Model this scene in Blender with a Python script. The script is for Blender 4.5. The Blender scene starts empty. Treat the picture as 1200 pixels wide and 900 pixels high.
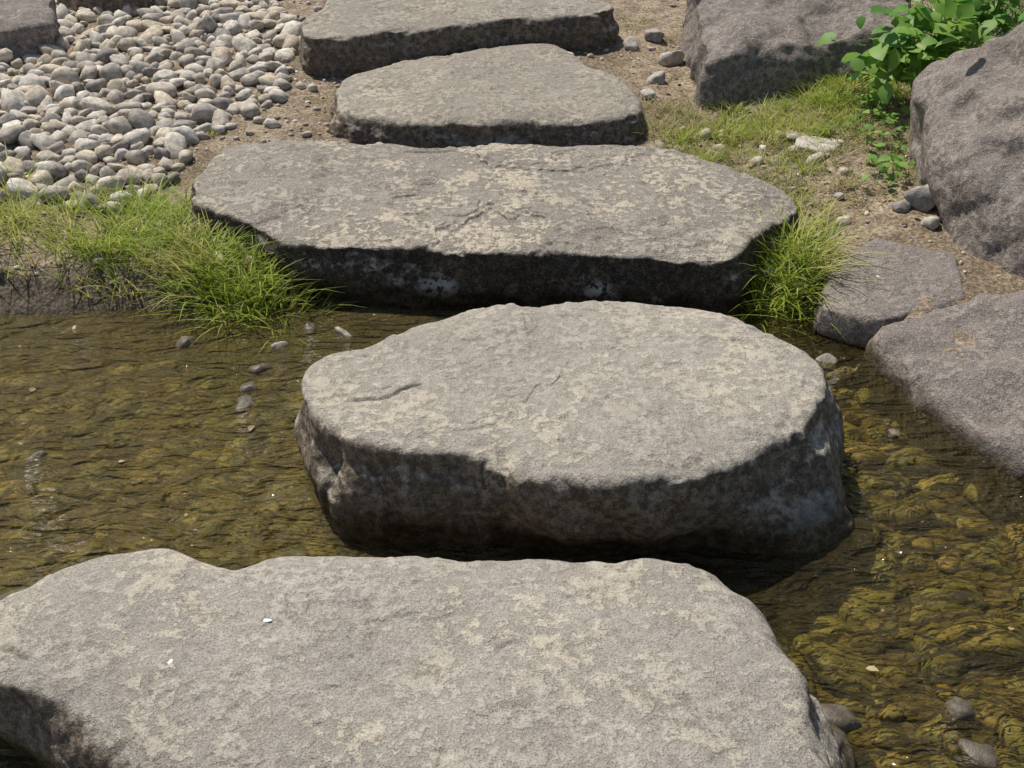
import bpy, bmesh, math, numpy as np, random
from mathutils import Vector, Matrix
random.seed(4); R=np.random.default_rng(7)
sc=bpy.context.scene
H=1.65; TH=math.radians(32)
# ---------- noise ----------
def _h(ix,iy,iz,s):
    h=(ix*374761393+iy*668265263+iz*2147483647+s*974634777)&0xffffffff
    h=((h^(h>>13))*1274126177)&0xffffffff
    h=((h^(h>>16))*2246822519)&0xffffffff
    h=h^(h>>15)
    return (h&0xffffff)/float(0xffffff)
def vn(P,f=1.0,s=0):
    Q=np.asarray(P,float)*f+100.0
    i=np.floor(Q).astype(np.int64); t=Q-i; t=t*t*t*(t*(t*6-15)+10)
    o=0
    for dx in (0,1):
        wx=t[...,0] if dx else 1-t[...,0]
        for dy in (0,1):
            wy=t[...,1] if dy else 1-t[...,1]
            for dz in (0,1):
                wz=t[...,2] if dz else 1-t[...,2]
                o=o+wx*wy*wz*_h(i[...,0]+dx,i[...,1]+dy,i[...,2]+dz,s)
    return o*2-1
def fbm(P,f=1,o=4,s=0,g=.5):
    a=1;r=0;n=0
    for k in range(o):
        r=r+a*vn(P,f*2.03**k,s+k*17); n+=a; a*=g
    return r/n
def sm(a,b,x):
    t=np.clip((x-a)/(b-a),0,1); return t*t*(3-2*t)
def mesh(name,V,faces,mat,smooth=True,attrs=None):
    me=bpy.data.meshes.new(name)
    V=np.asarray(V,np.float32)
    me.vertices.add(len(V)); me.vertices.foreach_set('co',V.ravel())
    if not isinstance(faces,list): faces=[faces]
    tot=sum(f.size for f in faces); n=sum(len(f) for f in faces)
    me.loops.add(tot); me.polygons.add(n)
    me.loops.foreach_set('vertex_index',np.concatenate([f.ravel() for f in faces]).astype(np.int32))
    ls=[];st=0
    for f in faces:
        ls.append(st+np.arange(len(f))*f.shape[1]); st+=f.size
    me.polygons.foreach_set('loop_start',np.concatenate(ls).astype(np.int32))
    me.update(calc_edges=True); me.validate()
    if smooth: me.polygons.foreach_set('use_smooth',np.ones(len(me.polygons),bool))
    if attrs:
        for k,a in attrs.items():
            at=me.attributes.new(k,'FLOAT','POINT'); at.data.foreach_set('value',np.asarray(a,np.float32))
    ob=bpy.data.objects.new(name,me); sc.collection.objects.link(ob)
    if mat: me.materials.append(mat)
    return ob
# ---------- material helpers ----------
class M:
    def __init__(s,name):
        s.m=bpy.data.materials.new(name); s.m.use_nodes=True; s.t=s.m.node_tree; s.t.nodes.clear()
        s.out=s.n('ShaderNodeOutputMaterial'); s.geo=s.n('ShaderNodeNewGeometry'); s.pos=s.geo.outputs['Position']
    def n(s,t,**k):
        x=s.t.nodes.new(t)
        for a,b in k.items(): setattr(x,a,b)
        return x
    def l(s,a,b): s.t.links.new(a,b)
    def set(s,inp,v):
        if hasattr(v,'is_output'): s.l(v,inp)
        elif isinstance(v,(tuple,list)) and len(v)==3 and len(inp.default_value)==4: inp.default_value=(*v,1)
        else: inp.default_value=v
    def noise(s,sc_,d=4,r=.55,dist=0,vec=None):
        x=s.n('ShaderNodeTexNoise'); x.inputs['Scale'].default_value=sc_; x.inputs['Detail'].default_value=d
        x.inputs['Roughness'].default_value=r; x.inputs['Distortion'].default_value=dist
        s.l(vec or s.pos,x.inputs['Vector']); return x.outputs['Fac']
    def vor(s,sc_,vec=None,feature='F1'):
        x=s.n('ShaderNodeTexVoronoi',feature=feature); x.inputs['Scale'].default_value=sc_; s.l(vec or s.pos,x.inputs['Vector']); return x
    def mapv(s,scale,rot=0):
        mp=s.n('ShaderNodeMapping'); mp.inputs['Scale'].default_value=scale; mp.inputs['Rotation'].default_value=(0,0,rot); s.l(s.pos,mp.inputs[0]); return mp.outputs[0]
    def rng(s,v,a,b,c=0,d=1):
        x=s.n('ShaderNodeMapRange',interpolation_type='SMOOTHSTEP'); s.l(v,x.inputs['Value'])
        for i,k in enumerate((a,b,c,d)): x.inputs[i+1].default_value=k
        return x.outputs['Result']
    def mix(s,f,a,b,mode='MIX'):
        x=s.n('ShaderNodeMix',data_type='RGBA',blend_type=mode)
        s.set(x.inputs[0],f); s.set(x.inputs[6],a); s.set(x.inputs[7],b); return x.outputs[2]
    def math(s,op,a,b=0):
        x=s.n('ShaderNodeMath',operation=op); s.set(x.inputs[0],a); s.set(x.inputs[1],b); return x.outputs[0]
    def wsum(s,*pairs):
        o=None
        for v,w in pairs:
            t=s.math('MULTIPLY',v,w); o=t if o is None else s.math('ADD',o,t)
        return o
    def xyz(s,v):
        x=s.n('ShaderNodeSeparateXYZ'); s.l(v,x.inputs[0]); return x.outputs
    def bump(s,h,st,dist):
        x=s.n('ShaderNodeBump'); x.inputs['Strength'].default_value=st; x.inputs['Distance'].default_value=dist; s.l(h,x.inputs['Height'])
        return x.outputs[0]
    def pr(s,col,rough,nrm=None,spec=.3):
        p=s.n('ShaderNodeBsdfPrincipled'); s.set(p.inputs['Base Color'],col); s.set(p.inputs['Roughness'],rough)
        s.set(p.inputs['Specular IOR Level'],spec)
        if nrm: s.l(nrm,p.inputs['Normal'])
        s.l(p.outputs[0],s.out.inputs[0]); return p
def stone_mat(name,base,tan,side,tanamt=.5,wet=.07,rough=1.0,tint=(.2,.19,.2),attr=False,sw=1.,flake=.5,spot=1.):
    m=M(name)
    big=m.noise(2.6,3); mid=m.noise(9,5,.66); fine=m.noise(48,5,.70); spk=m.noise(300,2,.6)
    v=m.vor(150).outputs['Distance']
    c=m.mix(m.rng(big,.38,.62),base,tuple(x*.86 for x in base))
    fl=m.wsum((mid,.5),(fine,.5))
    zone=m.rng(m.noise(3.1,3,.6),.62-tanamt*.3,.80-tanamt*.3)
    tm=m.math('MULTIPLY',m.rng(fl,.490,.528),zone)
    c=m.mix(m.math('MULTIPLY',tm,flake),c,tan)
    c=m.mix(m.math('MULTIPLY',m.rng(fl,.475,.445),.35),c,tint)
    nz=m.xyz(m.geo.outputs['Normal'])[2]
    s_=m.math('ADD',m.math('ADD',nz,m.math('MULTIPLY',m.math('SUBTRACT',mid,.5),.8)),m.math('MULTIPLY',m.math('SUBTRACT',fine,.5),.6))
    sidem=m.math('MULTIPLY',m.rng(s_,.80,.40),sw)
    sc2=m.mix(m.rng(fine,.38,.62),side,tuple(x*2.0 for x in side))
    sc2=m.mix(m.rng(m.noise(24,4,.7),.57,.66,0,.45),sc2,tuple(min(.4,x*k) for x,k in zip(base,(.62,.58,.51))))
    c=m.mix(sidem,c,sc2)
    c=m.mix(m.rng(fine,.32,.68,.0,1),m.mix(1,c,(.78,.77,.76),'MULTIPLY'),m.mix(1,c,(1.15,1.15,1.15),'MULTIPLY'))
    c=m.mix(m.rng(spk,.36,.43,.5*spot,0),c,m.mix(1,c,(.35,.33,.31),'MULTIPLY'))
    c=m.mix(m.rng(spk,.60,.66,0,.30*spot),c,(.60,.56,.50))
    if attr:
        a=m.n('ShaderNodeAttribute',attribute_name='lichen').outputs['Fac']
        lm=m.math('MULTIPLY',m.rng(a,.2,.6),m.rng(fine,.44,.50))
        c=m.mix(m.math('MULTIPLY',lm,.85),c,(.5,.5,.47))
        cr=m.n('ShaderNodeAttribute',attribute_name='crack').outputs['Fac']
        c=m.mix(m.math('MULTIPLY',cr,.6),c,(.05,.045,.035))
    z=m.xyz(m.pos)[2]
    wz=m.math('ADD',z,m.math('MULTIPLY',m.math('SUBTRACT',mid,.5),-.14))
    wm=m.rng(wz,wet,wet-.05)
    c=m.mix(wm,c,m.mix(1,c,(.36,.33,.24),'MULTIPLY'))
    ro=m.rng(wm,0,1,.9,.35)
    h=m.wsum((fine,.0040*rough),(v,.0009*rough),(m.rng(spk,.34,.5),.0008*rough),(mid,.006*rough),(m.rng(fl,.48,.52),.0012*rough))
    m.pr(c,ro,m.bump(h,1,1.0),.25); return m.m
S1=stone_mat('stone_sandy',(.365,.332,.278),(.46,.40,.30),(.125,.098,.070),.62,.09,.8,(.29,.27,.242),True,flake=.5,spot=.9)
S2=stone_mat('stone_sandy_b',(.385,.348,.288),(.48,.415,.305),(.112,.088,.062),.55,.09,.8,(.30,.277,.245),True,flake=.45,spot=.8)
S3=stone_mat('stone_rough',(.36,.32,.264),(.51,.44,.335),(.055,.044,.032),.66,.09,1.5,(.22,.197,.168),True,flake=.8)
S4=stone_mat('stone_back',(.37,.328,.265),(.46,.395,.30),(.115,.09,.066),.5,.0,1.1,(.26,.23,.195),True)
SB=stone_mat('boulder_rock',(.285,.245,.213),(.32,.275,.235),(.17,.142,.12),.0,.05,1.25,(.18,.152,.138),False,.7,flake=.5)
# ---------- slabs ----------
slabs=[]
def smoothpoly(p,n=10):
    p=np.array(p,float); m=len(p); out=[]
    for i in range(m):
        a,b,c,d=p[i-1],p[i],p[(i+1)%m],p[(i+2)%m]
        for t in np.linspace(0,1,n,endpoint=False):
            out.append(.5*((2*b)+(-a+c)*t+(2*a-5*b+4*c-d)*t*t+(-a+3*b-3*c+d)*t**3))
    return np.array(out)
def polar(p,c,A):
    q=smoothpoly(p)-c; a=np.arctan2(q[:,1],q[:,0]); r=np.hypot(q[:,0],q[:,1])
    o=np.argsort(a); a=a[o]; r=r[o]
    return np.interp(A,np.r_[a-2*np.pi,a,a+2*np.pi],np.r_[r,r,r])
def slab(top,z,base=None,zw=0.,zb=-.15,rr0=.03,name='stepping_stone',mat=S1,seed=0,und=.008,sidea=1.,lichen=(),cracks=(),N=720,nt=110,fall=.012,inset=.02,rimc=1.,pit=1.):
    top=np.array(top); c=(top.min(0)+top.max(0))/2
    A=np.linspace(-np.pi,np.pi,N,endpoint=False)
    rt=polar(top,c,A)
    circ=np.stack([np.cos(A)*rt,np.sin(A)*rt,A*0+seed],-1)
    rt=rt+.009*fbm(circ,9,4,seed)
    rb=polar(base,c,A)+.02*fbm(circ,4,4,seed+5) if base is not None else rt+inset+.02*fbm(circ,4,3,seed+6)
    slabs.append((c,A,np.maximum(rt,rb)))
    rr=np.clip(rr0*(1+.9*fbm(circ,5,3,seed+9)),.008,.12)
    rows=[];zs=[];ws=[]
    for s in np.linspace(0.002,1,nt)**.85:
        rows.append((rt-rr)*s); zs.append(z-fall*s**5+0*A); ws.append(0)
    for ph in np.linspace(0,np.pi/2,9)[1:]:
        rows.append(rt-rr+rr*np.sin(ph)); zs.append(z-fall-rr*(1-np.cos(ph))); ws.append(ph/np.pi*2)
    z1=z-fall-rr
    for u in np.linspace(0,1,42)[1:]:
        rows.append(rt+(rb-rt)*u**1.2+.012*np.sin(np.pi*u)); zs.append(z1+(zw-z1)*u); ws.append(1)
    for u in np.linspace(0,1,8)[1:]:
        rows.append(rb-.02*u); zs.append(zw+(zb-zw)*u+0*A); ws.append(1)
    Rr=np.array(rows); Z=np.array(zs); W=np.array(ws)[:,None]+0*Rr
    X=c[0]+np.cos(A)*Rr; Y=c[1]+np.sin(A)*Rr
    V=np.stack([X,Y,Z],-1)
    V[...,2]+= (und*fbm(V*[1,1,0],2.2,3,seed+20)+und*.45*fbm(V*[1,1,0],8,3,seed+21))*sm(zw,z,Z)
    du=np.roll(V,-1,1)-np.roll(V,1,1); dv=np.gradient(V,axis=0)
    Nn=np.cross(dv,du); Nn/=np.linalg.norm(Nn,axis=-1,keepdims=True)+1e-9
    if Nn[5,0,2]<0: Nn=-Nn
    chip=np.abs(fbm(V*[1,1,1.2],6,4,seed+30))
    chip2=fbm(V*[1,1,1.3],16,4,seed+31,.6)
    blk=np.clip(fbm(V,5,2,seed+33)*3,-1,1)
    terr=fbm(V*[1,1,0],6,4,seed+44,.55)
    d=sidea*W*(-.030*chip+.008*chip2+.010*blk)+ (1-W*.5)*(.0020*fbm(V,22,4,seed+40,.65)-.003*sm(.25,.6,fbm(V,30,3,seed+41)))+(1-W)*pit*(.0035*sm(-.03,.03,terr)+.0025*sm(.17,.21,terr))
    rim=np.exp(-((np.arange(len(rows))[:,None]-nt)/7.)**2)
    d=d-rimc*rim*.008*sm(.1,.5,fbm(V,12,3,seed+50))
    cr=np.zeros(V.shape[:2])
    for pts,dep,wd in cracks:
        pts=np.array(pts); cc=np.zeros(V.shape[:2])
        XY=V[...,:2]+.010*np.stack([fbm(V,16,3,3),fbm(V,16,3,4)],-1)
        for i in range(len(pts)-1):
            a=pts[i];b=pts[i+1];ab=b-a
            t=np.clip(((XY-a)@ab)/(ab@ab),0,1); dd=np.linalg.norm(XY-a-t[...,None]*ab,axis=-1)
            cc=np.maximum(cc,np.exp(-(dd/wd)**2))
        d=d-dep*cc; cr=np.maximum(cr,cc*(wd<.008))
    V=V+Nn*d[...,None]
    li=np.zeros(V.shape[:2])
    for (lx,ly,lz,lr) in lichen:
        li=np.maximum(li,np.clip(1.3-np.linalg.norm((V-[lx,ly,lz])/[1.3,1,.8],axis=-1)/lr,0,1))
    nr=len(rows); idx=np.arange(nr*N).reshape(nr,N)
    a=idx[:-1];b=idx[1:]; ar=np.roll(a,-1,1);br=np.roll(b,-1,1)
    q=np.stack([a,b,br,ar],-1).reshape(-1,4)
    Vf=np.vstack([V.reshape(-1,3),V[0].mean(0)[None]])
    tri=np.stack([idx[0],np.roll(idx[0],-1),np.full(N,nr*N)],-1)
    return mesh(name,Vf,[q,tri],mat,attrs={'lichen':np.r_[li.ravel(),0],'crack':np.r_[cr.ravel(),0]})
# plan outlines in metres (x right, y across the stream), tops and waterline footprints
t1=[(-.967,1.558),(-.905,1.671),(-.832,1.725),(-.754,1.775),(-.673,1.798),(-.604,1.773),(-.553,1.753),(-.506,1.753),(-.424,1.775),(-.283,1.783),(-.126,1.79),(.031,1.783),(.157,1.773),(.219,1.761),(.259,1.775),(.336,1.761),(.399,1.713),(.448,1.644),(.473,1.579),(.487,1.507),(.49,1.421),(.491,1.332),(.489,1.265),(.475,1.202),(.39,1.115),(.116,1.067),(-.117,1.087),(-.361,1.15),(-.524,1.225),(-.635,1.306),(-.77,1.402),(-.903,1.468)]
b1=[(-1.105,1.704),(-1.019,1.86),(-.742,1.90),(-.352,1.90),(.176,1.89),(.40,1.82),(.51,1.72),(.54,1.617),(.56,1.515),(.57,1.412),(.55,1.301),(.449,1.162),(.124,1.079),(-.125,1.106),(-.39,1.192),(-.597,1.285),(-.775,1.421),(-.88,1.473),(-1.03,1.555)]
t2=[(-.466,2.327),(-.431,2.394),(-.35,2.44),(-.259,2.52),(-.163,2.594),(-.083,2.646),(.021,2.681),(.167,2.69),(.311,2.659),(.453,2.637),(.547,2.582),(.631,2.487),(.682,2.401),(.695,2.327),(.685,2.239),(.64,2.156),(.571,2.077),(.49,2.002),(.398,1.95),(.296,1.925),(.164,1.928),(.05,1.939),(-.017,1.965),(-.068,2.002),(-.169,2.007),(-.273,2.031),(-.345,2.062),(-.404,2.117),(-.452,2.205)]
b2=[(-.509,2.377),(-.444,2.195),(-.392,2.083),(-.34,2.026),(-.177,1.99),(.07,1.976),(.282,1.976),(.44,1.976),(.561,1.963),(.666,2.004),(.733,2.074),(.746,2.195),(.768,2.377),(.76,2.561),(.659,2.7),(.225,2.76),(-.221,2.7),(-.463,2.54)]
t3=[(-.963,3.435),(-.973,3.636),(-.929,3.817),(-.761,3.895),(-.507,3.895),(-.349,3.856),(-.305,3.817),(-.111,3.84),(.139,3.833),(.387,3.802),(.548,3.758),(.672,3.671),(.782,3.533),(.845,3.39),(.811,3.28),(.722,3.193),(.628,3.055),(.574,3.002),(.413,3.002),(.23,3.013),(0,3.039),(-.233,3.055),(-.422,3.082),(-.54,3.093),(-.641,3.136),(-.806,3.251),(-.923,3.34)]
t4=[(-.624,4.191),(-.617,4.378),(-.478,4.559),(-.228,4.686),(-.066,4.775),(.133,4.808),(.23,4.719),(.316,4.507),(.413,4.34),(.445,4.129),(.398,4.0),(.254,3.925),(0,3.902),(-.225,3.912),(-.44,3.96),(-.58,4.04)]
t5=[(-.823,4.748),(-.767,4.99),(-.721,5.324),(-.306,5.7),(.189,5.622),(.39,5.12),(.4,4.954),(.166,4.855),(-.131,4.784),(-.386,4.667),(-.636,4.601),(-.763,4.601)]
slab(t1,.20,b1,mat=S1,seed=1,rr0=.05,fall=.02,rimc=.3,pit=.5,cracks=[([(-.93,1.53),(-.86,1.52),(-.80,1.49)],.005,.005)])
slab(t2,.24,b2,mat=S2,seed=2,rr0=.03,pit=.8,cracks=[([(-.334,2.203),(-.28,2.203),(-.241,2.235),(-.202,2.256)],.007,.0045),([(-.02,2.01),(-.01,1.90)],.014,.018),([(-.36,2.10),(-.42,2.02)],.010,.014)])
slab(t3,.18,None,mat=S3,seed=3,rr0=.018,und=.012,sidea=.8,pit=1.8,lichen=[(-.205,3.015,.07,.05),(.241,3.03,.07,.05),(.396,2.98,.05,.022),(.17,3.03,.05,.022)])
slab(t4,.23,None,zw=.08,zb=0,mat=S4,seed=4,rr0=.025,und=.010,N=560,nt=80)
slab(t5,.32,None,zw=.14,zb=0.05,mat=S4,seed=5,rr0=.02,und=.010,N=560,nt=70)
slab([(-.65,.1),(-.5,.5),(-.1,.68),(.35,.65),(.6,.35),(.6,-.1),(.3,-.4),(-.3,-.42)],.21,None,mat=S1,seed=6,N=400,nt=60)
# ---------- ground ----------
def shore(x):
    return np.interp(x,[-30,-3,-1.5,-.7,-.5,.6,.85,.98,1.15,2,4,30],[3.3,3.1,3.0,2.96,3.1,3.1,2.95,2.8,2.3,2.0,1.8,1.5])
def gz(x,y,fine=True):
    x=np.asarray(x,float); y=np.asarray(y,float)
    P=np.stack([x,y,0*x],-1)
    d=y-shore(x)-.07*fbm(P,3,4,60)
    z=-.105+.195*sm(-.16,.24,d)+.045*np.clip(d-.1,0,12)
    z=z+.35*sm(-1.2,-2.2,y)
    z=z+.012*fbm(P,2.5,3,61)*sm(-.2,.3,d)+.010*fbm(P,14,4,62)
    far=np.hypot(x,y-3); z=z+sm(12,60,far)*1.2*fbm(P,.05,2,63)
    return z
xs=np.r_[-400,-150,-60,-30,np.linspace(-16,-3.3,26),np.linspace(-3.2,3.2,460),np.linspace(3.3,16,26),30,60,150,400]
ys=np.r_[-400,-150,-60,-30,-16,-8,-4,np.linspace(-3,.6,30),np.linspace(.7,2.6,110),np.linspace(2.61,3.6,150),np.linspace(3.62,7,230),np.linspace(7.2,20,40),30,60,150,400]
GX,GY=np.meshgrid(xs,ys); G=np.stack([GX,GY,gz(GX,GY)],-1)
idx=np.arange(GX.size).reshape(GX.shape)
q=np.stack([idx[:-1,:-1],idx[:-1,1:],idx[1:,1:],idx[1:,:-1]],-1).reshape(-1,4)
m=M('ground_soil')
n1=m.noise(1.7,3); n2=m.noise(14,5,.65); n3=m.noise(90,4,.7)
c=m.mix(m.rng(n2,.4,.6),(.25,.185,.125),(.37,.295,.205))
c=m.mix(m.rng(n1,.46,.62,0,.7),c,(.18,.13,.08))
c=m.mix(m.rng(n3,.4,.62),m.mix(1,c,(.5,.5,.5),'MULTIPLY'),m.mix(1,c,(1.2,1.2,1.2),'MULTIPLY'))
c=m.mix(m.rng(m.vor(70).outputs['Distance'],.15,.3,.5,0),c,(.45,.40,.33))
zz=m.xyz(m.pos)[2]
wz=m.math('ADD',zz,m.math('MULTIPLY',m.math('SUBTRACT',n2,.5),-.08))
c=m.mix(m.rng(wz,.09,.04),c,m.mix(m.rng(n3,.4,.6),(.055,.042,.03),(.14,.11,.078)))
c=m.mix(m.rng(zz,-.01,-.05),c,m.mix(m.rng(n2,.4,.6),(.07,.055,.02),(.17,.135,.05)))
m.pr(c,.9,m.bump(m.wsum((n2,.02),(n3,.006)),.9,1),.2)
mesh('ground',G.reshape(-1,3),q,m.m)
# ---------- pebbles ----------
def ico(sub):
    bm=bmesh.new(); bmesh.ops.create_icosphere(bm,subdivisions=sub,radius=1)
    v=np.array([x.co[:] for x in bm.verts]); f=np.array([[x.index for x in p.verts] for p in bm.faces]); bm.free(); return v,f
def pebvars(sub,k,amp=.28,cuts=9,lo=.5):
    v,f=ico(sub); o=[]
    for i in range(k):
        w=v.copy()
        for j in range(cuts):
            n=R.normal(size=3); n/=np.linalg.norm(n); dd=R.uniform(lo,.88)
            pr=w@n; w=w-np.outer(np.clip(pr-dd,0,None)*.95,n)
        w=w*(1+amp*fbm(v,1.1,3,i*7+100))[:,None]; o.append(w)
    return o,f
def scatter(pts,rad,flat,name,mat,sub=2,k=14,tilt=.25,sink=.35,amp=.28,zf=None,cuts=9,lo=.5):
    pts=np.asarray(pts,float); vs,f=pebvars(sub,k,amp,cuts,lo); V=[];Fs=[];off=0
    zg=gz(pts[:,0],pts[:,1]) if zf is None else zf
    for i,(p,r) in enumerate(zip(pts,rad)):
        w=vs[R.integers(k)]*[r*R.uniform(.9,1.3),r*R.uniform(.65,.98),r*flat*R.uniform(.7,1.2)]
        a=R.uniform(0,6.28); tx,ty=R.normal(0,tilt,2)
        ca,sa=math.cos(a),math.sin(a)
        w=w@np.array([[1,0,tx],[0,1,ty],[-tx,-ty,1]])
        w=np.stack([w[:,0]*ca-w[:,1]*sa,w[:,0]*sa+w[:,1]*ca,w[:,2]],-1)
        V.append(w+[p[0],p[1],zg[i]+r*flat*(1-2*sink)*.5]); Fs.append(f+off); off+=len(w)
    return mesh(name,np.vstack(V),np.vstack(Fs),mat)
def inslab(p,mg=0.):
    for c,A,r in slabs:
        d=p-c; a=math.atan2(d[1],d[0])
        if math.hypot(*d)<np.interp(a,A,r)+mg: return True
    return False
def darts(x0,x1,y0,y1,rfun,n,ok,k=.85):
    cell=.17; g={}; P=[];Q=[]
    for _ in range(n):
        p=np.array([R.uniform(x0,x1),R.uniform(y0,y1)])
        if not ok(p): continue
        r=rfun(p); ci=(int(p[0]//cell),int(p[1]//cell)); bad=False
        for i in (-1,0,1):
            for j in (-1,0,1):
                for (qp,qr) in g.get((ci[0]+i,ci[1]+j),()):
                    if (qp[0]-p[0])**2+(qp[1]-p[1])**2<((r+qr)*k)**2: bad=True;break
                if bad:break
            if bad:break
        if bad: continue
        g.setdefault(ci,[]).append((p,r)); P.append(p);Q.append(r)
    return np.array(P),np.array(Q)
def peb_mat(name,cols,moss_ripple=None,wet=False,bs=1.):
    m=M(name); ri=m.geo.outputs['Random Per Island']
    cr=m.n('ShaderNodeValToRGB'); cr.color_ramp.interpolation='CONSTANT'
    e=cr.color_ramp.elements
    while len(e)<len(cols): e.new(.5)
    for i,cc in enumerate(cols): e[i].position=i/len(cols); e[i].color=(*cc,1)
    m.l(ri,cr.inputs[0]); n2=m.noise(38,4,.68); n3=m.noise(220,3,.6)
    c=cr.outputs[0]
    c=m.mix(m.rng(n2,.38,.64),m.mix(1,c,(.72,.70,.66),'MULTIPLY'),m.mix(1,c,(1.15,1.13,1.09),'MULTIPLY'))
    c=m.mix(m.rng(n3,.36,.48,.4,0),c,m.mix(1,c,(.45,.45,.45),'MULTIPLY'))
    if moss_ripple:
        mv=m.mapv((1,1.7,1),.1)  # algae tones, stretched to paint in streaks of light bent by ripples
        c=m.mix(m.rng(m.noise(7,4,.65,.8,mv),.40,.60,.10,.75),c,moss_ripple[0])
        c=m.mix(m.rng(m.noise(12,4,.72,.6,mv),.48,.66,0,.75),c,moss_ripple[1])
    m.pr(c,.4 if wet else .85,m.bump(m.wsum((n2,.004),(n3,.001)),bs,1),.25); return m.m
PM=peb_mat('cobble_stone',[(.56,.51,.44),(.48,.43,.365),(.61,.56,.48),(.44,.40,.35),(.54,.47,.37),(.63,.59,.52),(.50,.43,.34),(.57,.53,.48),(.31,.285,.26),(.59,.52,.42)])
def zedge(y): return np.interp(y,[3.4,3.6,4.05,4.6,5.1,5.6,7,9],[-1.22,-1.15,-.98,-.80,-.92,-1.0,-1.05,-1.2])
def okc(p):
    e=zedge(p[1])+.05*math.sin(p[1]*9)
    if p[0]>e: return False
    if p[1]<3.50+.06*math.sin(p[0]*7): return False
    return not inslab(p,.03)
P,Q=darts(-4.2,-.7,3.45,8.0,lambda p:R.choice([.028,.034,.040,.046,.054]),60000,okc,.71)
scatter(P,Q*1.1,.66,'cobblestones',PM,2,24,.30,.25,.25)
def okg(p):
    if inslab(p,.0): return False
    if p[1]-shore(p[0])<.12: return False
    d=fbm(np.array([[p[0],p[1],0]]),2.3,3,77)[0]
    if p[0]<zedge(p[1])-.05: return R.uniform()<.3
    return R.uniform()< (.2+.9*d) or (p[0]<-.6 and R.uniform()<.6)
P,Q=darts(-2.6,2.6,3.0,7.5,lambda p:min(.032,.006*(1+R.pareto(1.9))),15000,okg,1.0)
scatter(P,Q,.65,'gravel',PM,1,10,.3,.25,.2)
BM=peb_mat('streambed_stone',[(.34,.29,.12),(.24,.205,.08),(.40,.33,.13),(.28,.26,.105),(.44,.34,.14),(.20,.175,.07),(.31,.285,.11),(.38,.29,.12)],((.19,.185,.06),(.085,.075,.03)),True,1.)
def okb(p): return p[1]<shore(p[0])+.04 and not inslab(p,-.05)
P,Q=darts(-3.2,3.0,.7,3.15,lambda p:R.choice([.030,.040,.052,.065,.078]),42000,okb,.70)
zf=np.full(len(P),-.106)+R.uniform(-.010,.010,len(P))-.004*(P[:,0]<-.3)
scatter(P,Q*1.14,.36,'streambed_stones',BM,2,26,.12,.4,.45,zf=zf,lo=.5)
# ---------- boulders from hull points ----------
def hull(pts,name,mat=SB,vox=.014,seed=0,amp=1.,smooth=6):
    bm=bmesh.new()
    for p in pts: bm.verts.new(p)
    bmesh.ops.convex_hull(bm,input=bm.verts)
    bmesh.ops.delete(bm,geom=[v for v in bm.verts if not v.link_faces],context='VERTS')
    me=bpy.data.meshes.new(name); bm.to_mesh(me); bm.free()
    ob=bpy.data.objects.new(name,me); sc.collection.objects.link(ob)
    r=ob.modifiers.new('r','REMESH'); r.mode='VOXEL'; r.voxel_size=vox
    s=ob.modifiers.new('s','SMOOTH'); s.factor=.6; s.iterations=smooth
    dg=bpy.context.evaluated_depsgraph_get(); nm=bpy.data.meshes.new_from_object(ob.evaluated_get(dg)); ob.modifiers.clear()
    ob.data=nm; n=len(nm.vertices); V=np.empty(n*3,np.float32); nm.vertices.foreach_get('co',V); V=V.reshape(-1,3).astype(float)
    Nn=np.empty(n*3,np.float32); nm.vertex_normals.foreach_get('vector',Nn); Nn=Nn.reshape(-1,3)
    d=amp*(.05*fbm(V,2.5,3,seed)-.045*np.abs(fbm(V,4.5,3,seed+1))+.014*np.clip(fbm(V,7,2,seed+2)*4,-1,1)+.006*fbm(V,26,4,seed+3,.65))
    V=V+Nn*d[:,None]; nm.vertices.foreach_set('co',V.astype(np.float32).ravel()); nm.update()
    nm.polygons.foreach_set('use_smooth',np.ones(len(nm.polygons),bool)); nm.materials.clear(); nm.materials.append(mat)
    return ob
hull([(.68,4.25,0),(1.1,4.3,0),(1.5,4.5,0),(1.7,5.3,0),(.65,5.2,0),(.68,4.33,.30),(1.1,4.4,.27),(1.5,4.55,.38),(1.6,5.3,.5),(.72,5.1,.44),(1.1,4.9,.48)],'boulder',seed=11)
hull([(1.28,3.0,-.05),(1.28,3.7,0),(1.5,4.15,0),(2.3,4.3,0),(2.7,3.5,0),(2.3,2.8,-.05),(1.5,2.8,-.05),(1.22,3.5,.33),(1.28,3.9,.38),(1.3,3.2,.28),(1.5,3.7,.60),(1.55,3.2,.48),(2.0,3.8,.8),(2.0,3.3,.72),(1.5,2.95,.3)],'boulder',seed=23,smooth=14)
hull([(.93,2.80,-.1),(.97,2.48,-.15),(1.10,2.22,-.15),(1.8,1.90,-.15),(2.2,2.4,-.1),(2.0,3.0,-.1),(1.2,3.0,-.1),(.95,2.80,.09),(1.1,2.86,.14),(1.4,2.82,.19),(1.9,2.8,.30),(1.0,2.50,.06),(1.14,2.25,.04),(1.8,1.95,.10)],'boulder',seed=39,amp=.8)
hull([(.80,2.9,0),(.95,2.79,0),(1.2,2.85,0),(1.25,3.15,0),(1.05,3.28,0),(.86,3.1,0),(.82,2.9,.08),(.95,2.81,.09),(1.2,2.88,.12),(1.24,3.12,.14),(1.05,3.25,.13),(.9,3.12,.11)],'flat_rock',vox=.009,seed=47,amp=.4,mat=SB)
hull([(-3.0,4.7,0),(-2.1,4.62,0),(-1.76,4.78,0),(-1.85,5.2,0),(-3,5.6,0),(-2.9,4.75,.3),(-2.1,4.70,.28),(-1.80,4.85,.28),(-1.88,5.15,.34),(-2.9,5.5,.42)],'boulder',seed=59,amp=.8)
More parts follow.
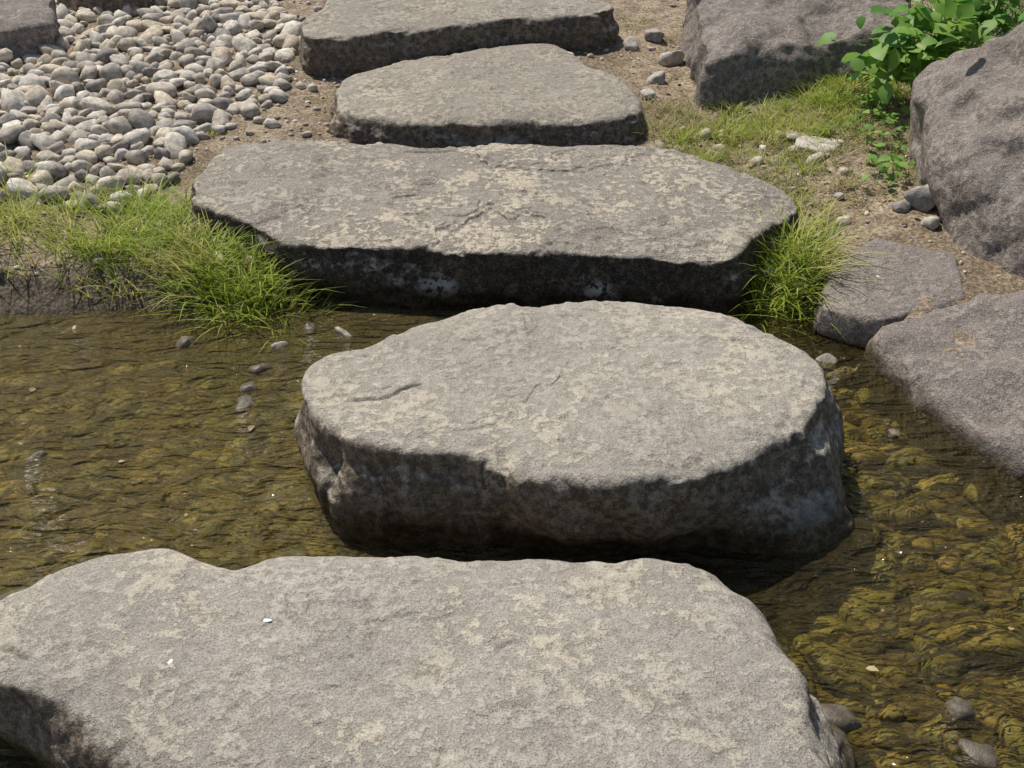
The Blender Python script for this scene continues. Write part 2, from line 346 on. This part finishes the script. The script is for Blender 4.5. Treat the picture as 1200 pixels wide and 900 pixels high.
hull([(-2.0,5.35,.1),(-1.65,5.22,.1),(-1.48,5.45,.1),(-1.9,5.9,.1),(-1.95,5.4,.30),(-1.65,5.28,.28),(-1.52,5.45,.28),(-1.9,5.8,.32)],'rock',seed=61,amp=.5,mat=S4)
RM=peb_mat('small_rock',[(.42,.39,.35),(.52,.48,.44),(.34,.31,.29),(.48,.44,.38)])
rk=[(1.245,3.43,.06),(1.16,3.40,.03),(1.30,3.34,.05),(1.22,3.31,.03),(.86,2.88,.03),(.93,2.80,.03),(.88,2.80,.04),(1.0,3.52,.022),(1.3,3.45,.04),(.55,4.55,.04),(.62,4.75,.05),(.5,4.4,.03),(.58,5.0,.05),(.48,4.9,.035)]
scatter([r[:2] for r in rk],[r[2] for r in rk],.75,'rock',RM,3,8,.3,.2)
scatter([(1.03,3.92),(.98,4.0)],[.10,.05],.35,'embedded_rock',RM,3,3,.1,.8)
WR=peb_mat('wet_rock',[(.17,.14,.10),(.28,.25,.21),(.12,.10,.075),(.36,.33,.28)],None,True)
rk=[(-.642,2.723,.036),(-.663,2.621,.035),(-.661,2.55,.042),(-.62,2.83,.03),(-1.098,2.32,.025),(.909,2.42,.025),(.793,1.549,.035),(.80,1.454,.038),(.56,1.53,.05),(-.87,2.85,.04),(-.45,2.9,.03),(.82,2.76,.035),(-.55,2.93,.03),(-.72,2.86,.025),(-1.2,2.93,.025)]
scatter([r[:2] for r in rk],[r[2] for r in rk],.6,'rock',WR,3,8,.2,.5,zf=np.full(len(rk),-.010))
wp=M('petal_white'); wp.pr((.75,.74,.70),.7)
scatter([(-.414,1.558),(-.555,1.463)],[.010,.007],.2,'fallen_petal',wp.m,2,3,.1,.2,zf=[.204,.202])
# ---------- grass ----------
def blades(roots,L,Wd,lean,droop,az=None):
    n=len(roots); K=6; a=R.uniform(0,2*np.pi,n) if az is None else az
    d=np.stack([np.cos(a),np.sin(a)],-1); t=np.linspace(0,1,K)
    hor=(lean[:,None]*t+droop[:,None]*t**2.2)*L[:,None]; ver=(t-(droop[:,None]*.55)*t**2.5)*L[:,None]*np.cos(np.minimum(lean,1))[:,None]
    C=np.empty((n,K,3)); C[...,0]=roots[:,0:1]+d[:,0:1]*hor; C[...,1]=roots[:,1:2]+d[:,1:2]*hor; C[...,2]=roots[:,2:3]+ver
    b=a+np.pi/2+R.normal(0,.5,n); w=Wd[:,None]*(1-t**1.6*.95)[None]*.5
    o=np.stack([np.cos(b)[:,None]*w,np.sin(b)[:,None]*w,0*w],-1)
    V=np.stack([C-o,C+o],2).reshape(-1,3)
    base=(np.arange(n)*K*2)[:,None,None]; k=np.arange(K-1)[None,:,None]*2
    q=(base+k+np.array([0,1,3,2])[None,None]).reshape(-1,4); return V,q
def grass_mat(name,c1,c2,c3,tr=.4):
    m=M(name); ri=m.geo.outputs['Random Per Island']
    c=m.mix(m.rng(ri,.1,.9),c1,c2); c=m.mix(m.rng(ri,.80,.92),c,c3)
    c=m.mix(m.rng(m.noise(5,2),.45,.65,0,.5),c,c3)
    p=m.n('ShaderNodeBsdfPrincipled'); m.l(c,p.inputs['Base Color']); p.inputs['Roughness'].default_value=.5; p.inputs['Specular IOR Level'].default_value=.3
    t=m.n('ShaderNodeBsdfTranslucent'); m.l(c,t.inputs[0]); x=m.n('ShaderNodeMixShader'); x.inputs[0].default_value=tr
    m.l(p.outputs[0],x.inputs[1]); m.l(t.outputs[0],x.inputs[2]); m.l(x.outputs[0],m.out.inputs[0]); return m.m
GM=grass_mat('grass_blade',(.26,.37,.04),(.46,.53,.08),(.56,.49,.19),.45)
GD=grass_mat('dry_grass',(.24,.30,.07),(.42,.36,.16),(.50,.39,.23),.35)
def clumps(cs,name,mat,bend=.55):
    Rt=[];L=[];W=[];le=[];az=[]
    for (x,y,r,n,h) in cs:
        n=int(n); rr=r*np.sqrt(R.uniform(0,1,n)); a=R.uniform(0,6.28,n)
        X=x+rr*np.cos(a);Y=y+rr*np.sin(a); Rt.append(np.stack([X,Y,gz(X,Y)-.005],-1))
        L.append(h*R.uniform(.35,1.25,n)); W.append(R.uniform(.0024,.0055,n)*(.6+h*4)); le.append(R.uniform(.05,.55,n)+.35*rr/r); az.append(a+R.normal(0,1.1,n))
    Rt=np.vstack(Rt);L=np.concatenate(L);W=np.concatenate(W);le=np.concatenate(le);az=np.concatenate(az)
    keep=np.array([not inslab(p[:2],-.01) for p in Rt])
    V,q=blades(Rt[keep],L[keep],W[keep],le[keep],R.uniform(.1,bend*1.5,keep.sum()),az[keep])
    return mesh(name,V,q,mat)
cs=[]
for i in range(80):
    x=R.uniform(-1.8,-.74); t=(x+1.8)/1.06
    y=R.uniform(3.17-.1*t,3.66-.18*t); cs.append((x,y,R.uniform(.03,.08),R.integers(15,60),R.uniform(.04,.13)))
for x,y in [(-.72,3.05),(-.66,3.08),(-.8,3.06),(-.9,3.10),(-.6,3.04),(-.75,3.12),(-.85,3.17),(-.68,3.0),(-1.0,3.2),(-1.15,3.25),(-.78,3.02),(-.62,3.0),(-.95,3.3),(-1.1,3.4)]:
    cs.append((x,y,.065,115,R.uniform(.11,.16)))
for i in range(26): cs.append((R.uniform(-3.5,-1.8),R.uniform(3.2,3.7),.1,80,.1))
clumps(cs,'grass',GM)
cs=[(.70,3.05,.07,180,.14),(.78,3.12,.08,190,.17),(.82,3.02,.06,120,.13),(.74,3.2,.08,150,.15),(.86,3.2,.07,110,.13),(.9,3.3,.06,60,.09),(.68,3.0,.05,90,.12),(.82,3.32,.07,90,.12),(.92,3.42,.07,60,.07),(.88,3.5,.07,60,.06)]
clumps(cs,'grass',GM)
cs=[]
for i in range(330):
    x=R.uniform(.5,1.35); y=R.uniform(3.45,4.4)
    if x<.62 and y<3.8: continue
    cs.append((x,y,R.uniform(.02,.07),R.integers(8,45),R.uniform(.02,.06)))
for i in range(60): cs.append((R.uniform(.4,.75),R.uniform(4.0,5.4),R.uniform(.02,.05),R.integers(8,25),R.uniform(.02,.04)))
for i in range(60): cs.append((R.uniform(-1.2,-.6),R.uniform(3.6,4.6),R.uniform(.02,.04),R.integers(5,14),R.uniform(.02,.04)))
clumps(cs,'dry_grass',GD)
cs=[(-.1,4.82,.05,50,.06),(0.1,4.9,.05,60,.07),(-.25,4.75,.04,30,.05),(.5,4.05,.05,50,.07),(.56,3.95,.05,50,.06),(.3,5.0,.05,40,.06),(-1.02,4.05,.03,25,.05),(.62,3.85,.05,60,.05)]
for i in range(130):
    t=R.uniform(0,1); cs.append((.60+.72*t+R.normal(0,.05),3.92+.34*t+R.normal(0,.12),R.uniform(.02,.05),R.integers(15,55),R.uniform(.03,.075)))
for i in range(14): cs.append((R.uniform(1.05,1.4),R.uniform(4.2,4.4),.05,50,.08))
clumps(cs,'low_grass',GM)
# ---------- leafy plants ----------
lt=np.array([(0,0,0),(0,.33,.03),(0,.7,.02),(0,1,-.08),(-.3,.2,.07),(-.38,.5,.09),(-.2,.82,.03),(.3,.2,.07),(.38,.5,.09),(.2,.82,.03)])
lf=np.array([(0,1,4),(4,1,5),(5,1,2),(5,2,6),(6,2,3),(0,7,1),(7,8,1),(8,2,1),(8,9,2),(9,3,2)])
def leaves(C,S,name,mat,gp=None,arch=.06,tl=.4,sw=.0016):
    V=[];Fc=[];off=0
    for p,s in zip(C,S):
        a=R.uniform(0,6.28); ti=R.normal(0,tl)-tl*.4; ro=R.normal(0,tl*.9)
        M_=np.array(Matrix.Rotation(a,3,'Z')@Matrix.Rotation(ti,3,'X')@Matrix.Rotation(ro,3,'Y'))
        V.append((lt*s)@M_.T+p); Fc.append(lf+off); off+=len(lt)
    V=np.vstack(V);Fc=np.vstack(Fc)
    fs=[Fc]
    if gp is not None:
        n=len(C); src=np.array([gp[R.integers(len(gp))] for _ in range(n)]); K=5; t=np.linspace(0,1,K)[None,:,None]
        Cc=src[:,None]*(1-t)+C[:,None]*t; Cc[...,2]+=(arch*np.sin(np.pi*t[...,0]))
        o=np.array([sw,sw*.5,0.])*(1.3-t)
        SV=np.stack([Cc-o,Cc+o],2).reshape(-1,3)
        base=(np.arange(n)*K*2)[:,None,None]+len(V); k=np.arange(K-1)[None,:,None]*2
        q=(base+k+np.array([0,1,3,2])[None,None]).reshape(-1,4); V=np.vstack([V,SV]); fs.append(q)
    return mesh(name,V,fs,mat)
LM=grass_mat('leaf_green',(.12,.27,.05),(.24,.42,.08),(.3,.45,.1),.45)
C=[];S=[]
cen=[(1.30,4.20,.36,.06),(1.42,4.25,.41,.09),(1.55,4.30,.45,.1),(1.7,4.34,.49,.11),(1.9,4.4,.52,.13),(1.7,4.6,.58,.15),(1.95,4.6,.68,.16),(2.25,4.5,.7,.16)]
for i in range(600):
    c=cen[R.integers(len(cen))]; C.append(np.array(c[:3])+R.normal(size=3)*[c[3],c[3],c[3]*.6]); S.append(R.uniform(.04,.095))
C=np.array(C); leaves(C,S,'leafy_plant',LM,gp=[(1.6,4.42,.1),(1.9,4.5,.1),(2.1,4.6,.1),(1.5,4.4,.12)])
C=[]
for i in range(170):
    c=[(1.50,3.90,1.02),(1.65,3.80,1.1),(1.85,3.9,1.15),(1.6,4.05,1.15)][R.integers(4)]; C.append(np.array(c)+R.normal(size=3)*[.12,.13,.06])
C=np.array(C); leaves(C,R.uniform(.04,.08,len(C)),'shrub',LM,gp=[(2.5,4.6,.1),(2.45,4.7,.1)],arch=.35,sw=.003)
C=[]
for i in range(150):
    t=R.uniform(0,1); x=1.17+.14*t+R.normal(0,.04); y=3.55+.9*t+R.normal(0,.04); C.append((x,y,float(gz(x,y))+R.uniform(.01,.06)))
C=np.array(C); leaves(C,R.uniform(.015,.045,len(C)),'creeping_plant',LM)
LD=grass_mat('leaf_litter',(.22,.13,.06),(.36,.24,.12),(.45,.36,.2),.15)
C=[]
for i in range(170):
    x=R.uniform(.5,1.35); y=R.uniform(3.3,4.6)
    if inslab((x,y),.01): continue
    C.append((x,y,float(gz(x,y))+.008))
for i in range(60):
    x=R.uniform(-1.8,-.6); y=R.uniform(3.05,4.4)
    if inslab((x,y),.01): continue
    C.append((x,y,float(gz(x,y))+.008))
for x,y in [(.75,2.3),(.9,2.0),(.72,1.8),(.95,1.75),(-.9,2.3),(-.7,2.1),(-1.2,2.6),(1.0,1.5),(.65,1.65),(-.62,2.45)]: C.append((x,y,.003))
C=np.array(C); leaves(C,R.uniform(.008,.026,len(C)),'leaf_litter',LD,tl=.15)
# ---------- water ----------
wx=np.r_[-60,-20,np.linspace(-6,6,60),20,60]; wy=np.r_[np.linspace(-2.2,3.6,50)]
WX,WY=np.meshgrid(wx,wy); idx=np.arange(WX.size).reshape(WX.shape)
q=np.stack([idx[:-1,:-1],idx[:-1,1:],idx[1:,1:],idx[1:,:-1]],-1).reshape(-1,4)
m=M('water')
mv=m.mapv((1,2.2,1),.2)
w1=m.noise(6,2,.5,1.4,mv); w2=m.noise(20,2,.55,1.2,mv)
b=m.bump(m.wsum((w1,.095),(w2,.026)),1,1)
fr=m.n('ShaderNodeFresnel'); fr.inputs['IOR'].default_value=1.33; m.l(b,fr.inputs['Normal'])
tr=m.n('ShaderNodeBsdfTransparent'); tr.inputs[0].default_value=(.86,.80,.54,1)
df=m.n('ShaderNodeBsdfDiffuse'); df.inputs[0].default_value=(.27,.21,.08,1); m.l(b,df.inputs['Normal'])
x1=m.n('ShaderNodeMixShader'); m.l(m.rng(m.xyz(m.pos)[0],-.6,.5,.30,.12),x1.inputs[0]); m.l(tr.outputs[0],x1.inputs[1]); m.l(df.outputs[0],x1.inputs[2])
gl=m.n('ShaderNodeBsdfGlossy'); gl.inputs['Roughness'].default_value=.04; m.l(b,gl.inputs['Normal'])
x2=m.n('ShaderNodeMixShader'); m.l(fr.outputs[0],x2.inputs[0]); m.l(x1.outputs[0],x2.inputs[1]); m.l(gl.outputs[0],x2.inputs[2]); m.l(x2.outputs[0],m.out.inputs[0])
mesh('stream_water',np.stack([WX,WY,0*WX],-1).reshape(-1,3),q,m.m)
# ---------- light ----------
sd=Vector((-.38,.5,1)).normalized(); el=math.asin(sd.z); az=math.atan2(sd.x,sd.y)
w=bpy.data.worlds.new('World'); sc.world=w; w.use_nodes=True; nt_=w.node_tree; bg=nt_.nodes['Background']
sk=nt_.nodes.new('ShaderNodeTexSky'); sk.sky_type='NISHITA'; sk.sun_disc=False; sk.sun_elevation=el; sk.sun_rotation=az
nt_.links.new(sk.outputs[0],bg.inputs[0]); bg.inputs[1].default_value=.09
L=bpy.data.lights.new('sun','SUN'); L.energy=5.0; L.angle=math.radians(.5); L.color=(1,.95,.87)
lo=bpy.data.objects.new('sun',L); lo.rotation_euler=sd.to_track_quat('Z','Y').to_euler(); sc.collection.objects.link(lo)
cam=bpy.data.cameras.new('camera'); co=bpy.data.objects.new('camera',cam); co.location=(0,0,H); co.rotation_euler=(math.radians(90)-TH,0,0)
cam.sensor_width=36; cam.lens=43.45; cam.clip_end=1000; cam.clip_start=.05; sc.collection.objects.link(co); sc.camera=co
sc.view_settings.view_transform='Standard'; sc.view_settings.look='None'; sc.view_settings.exposure=0
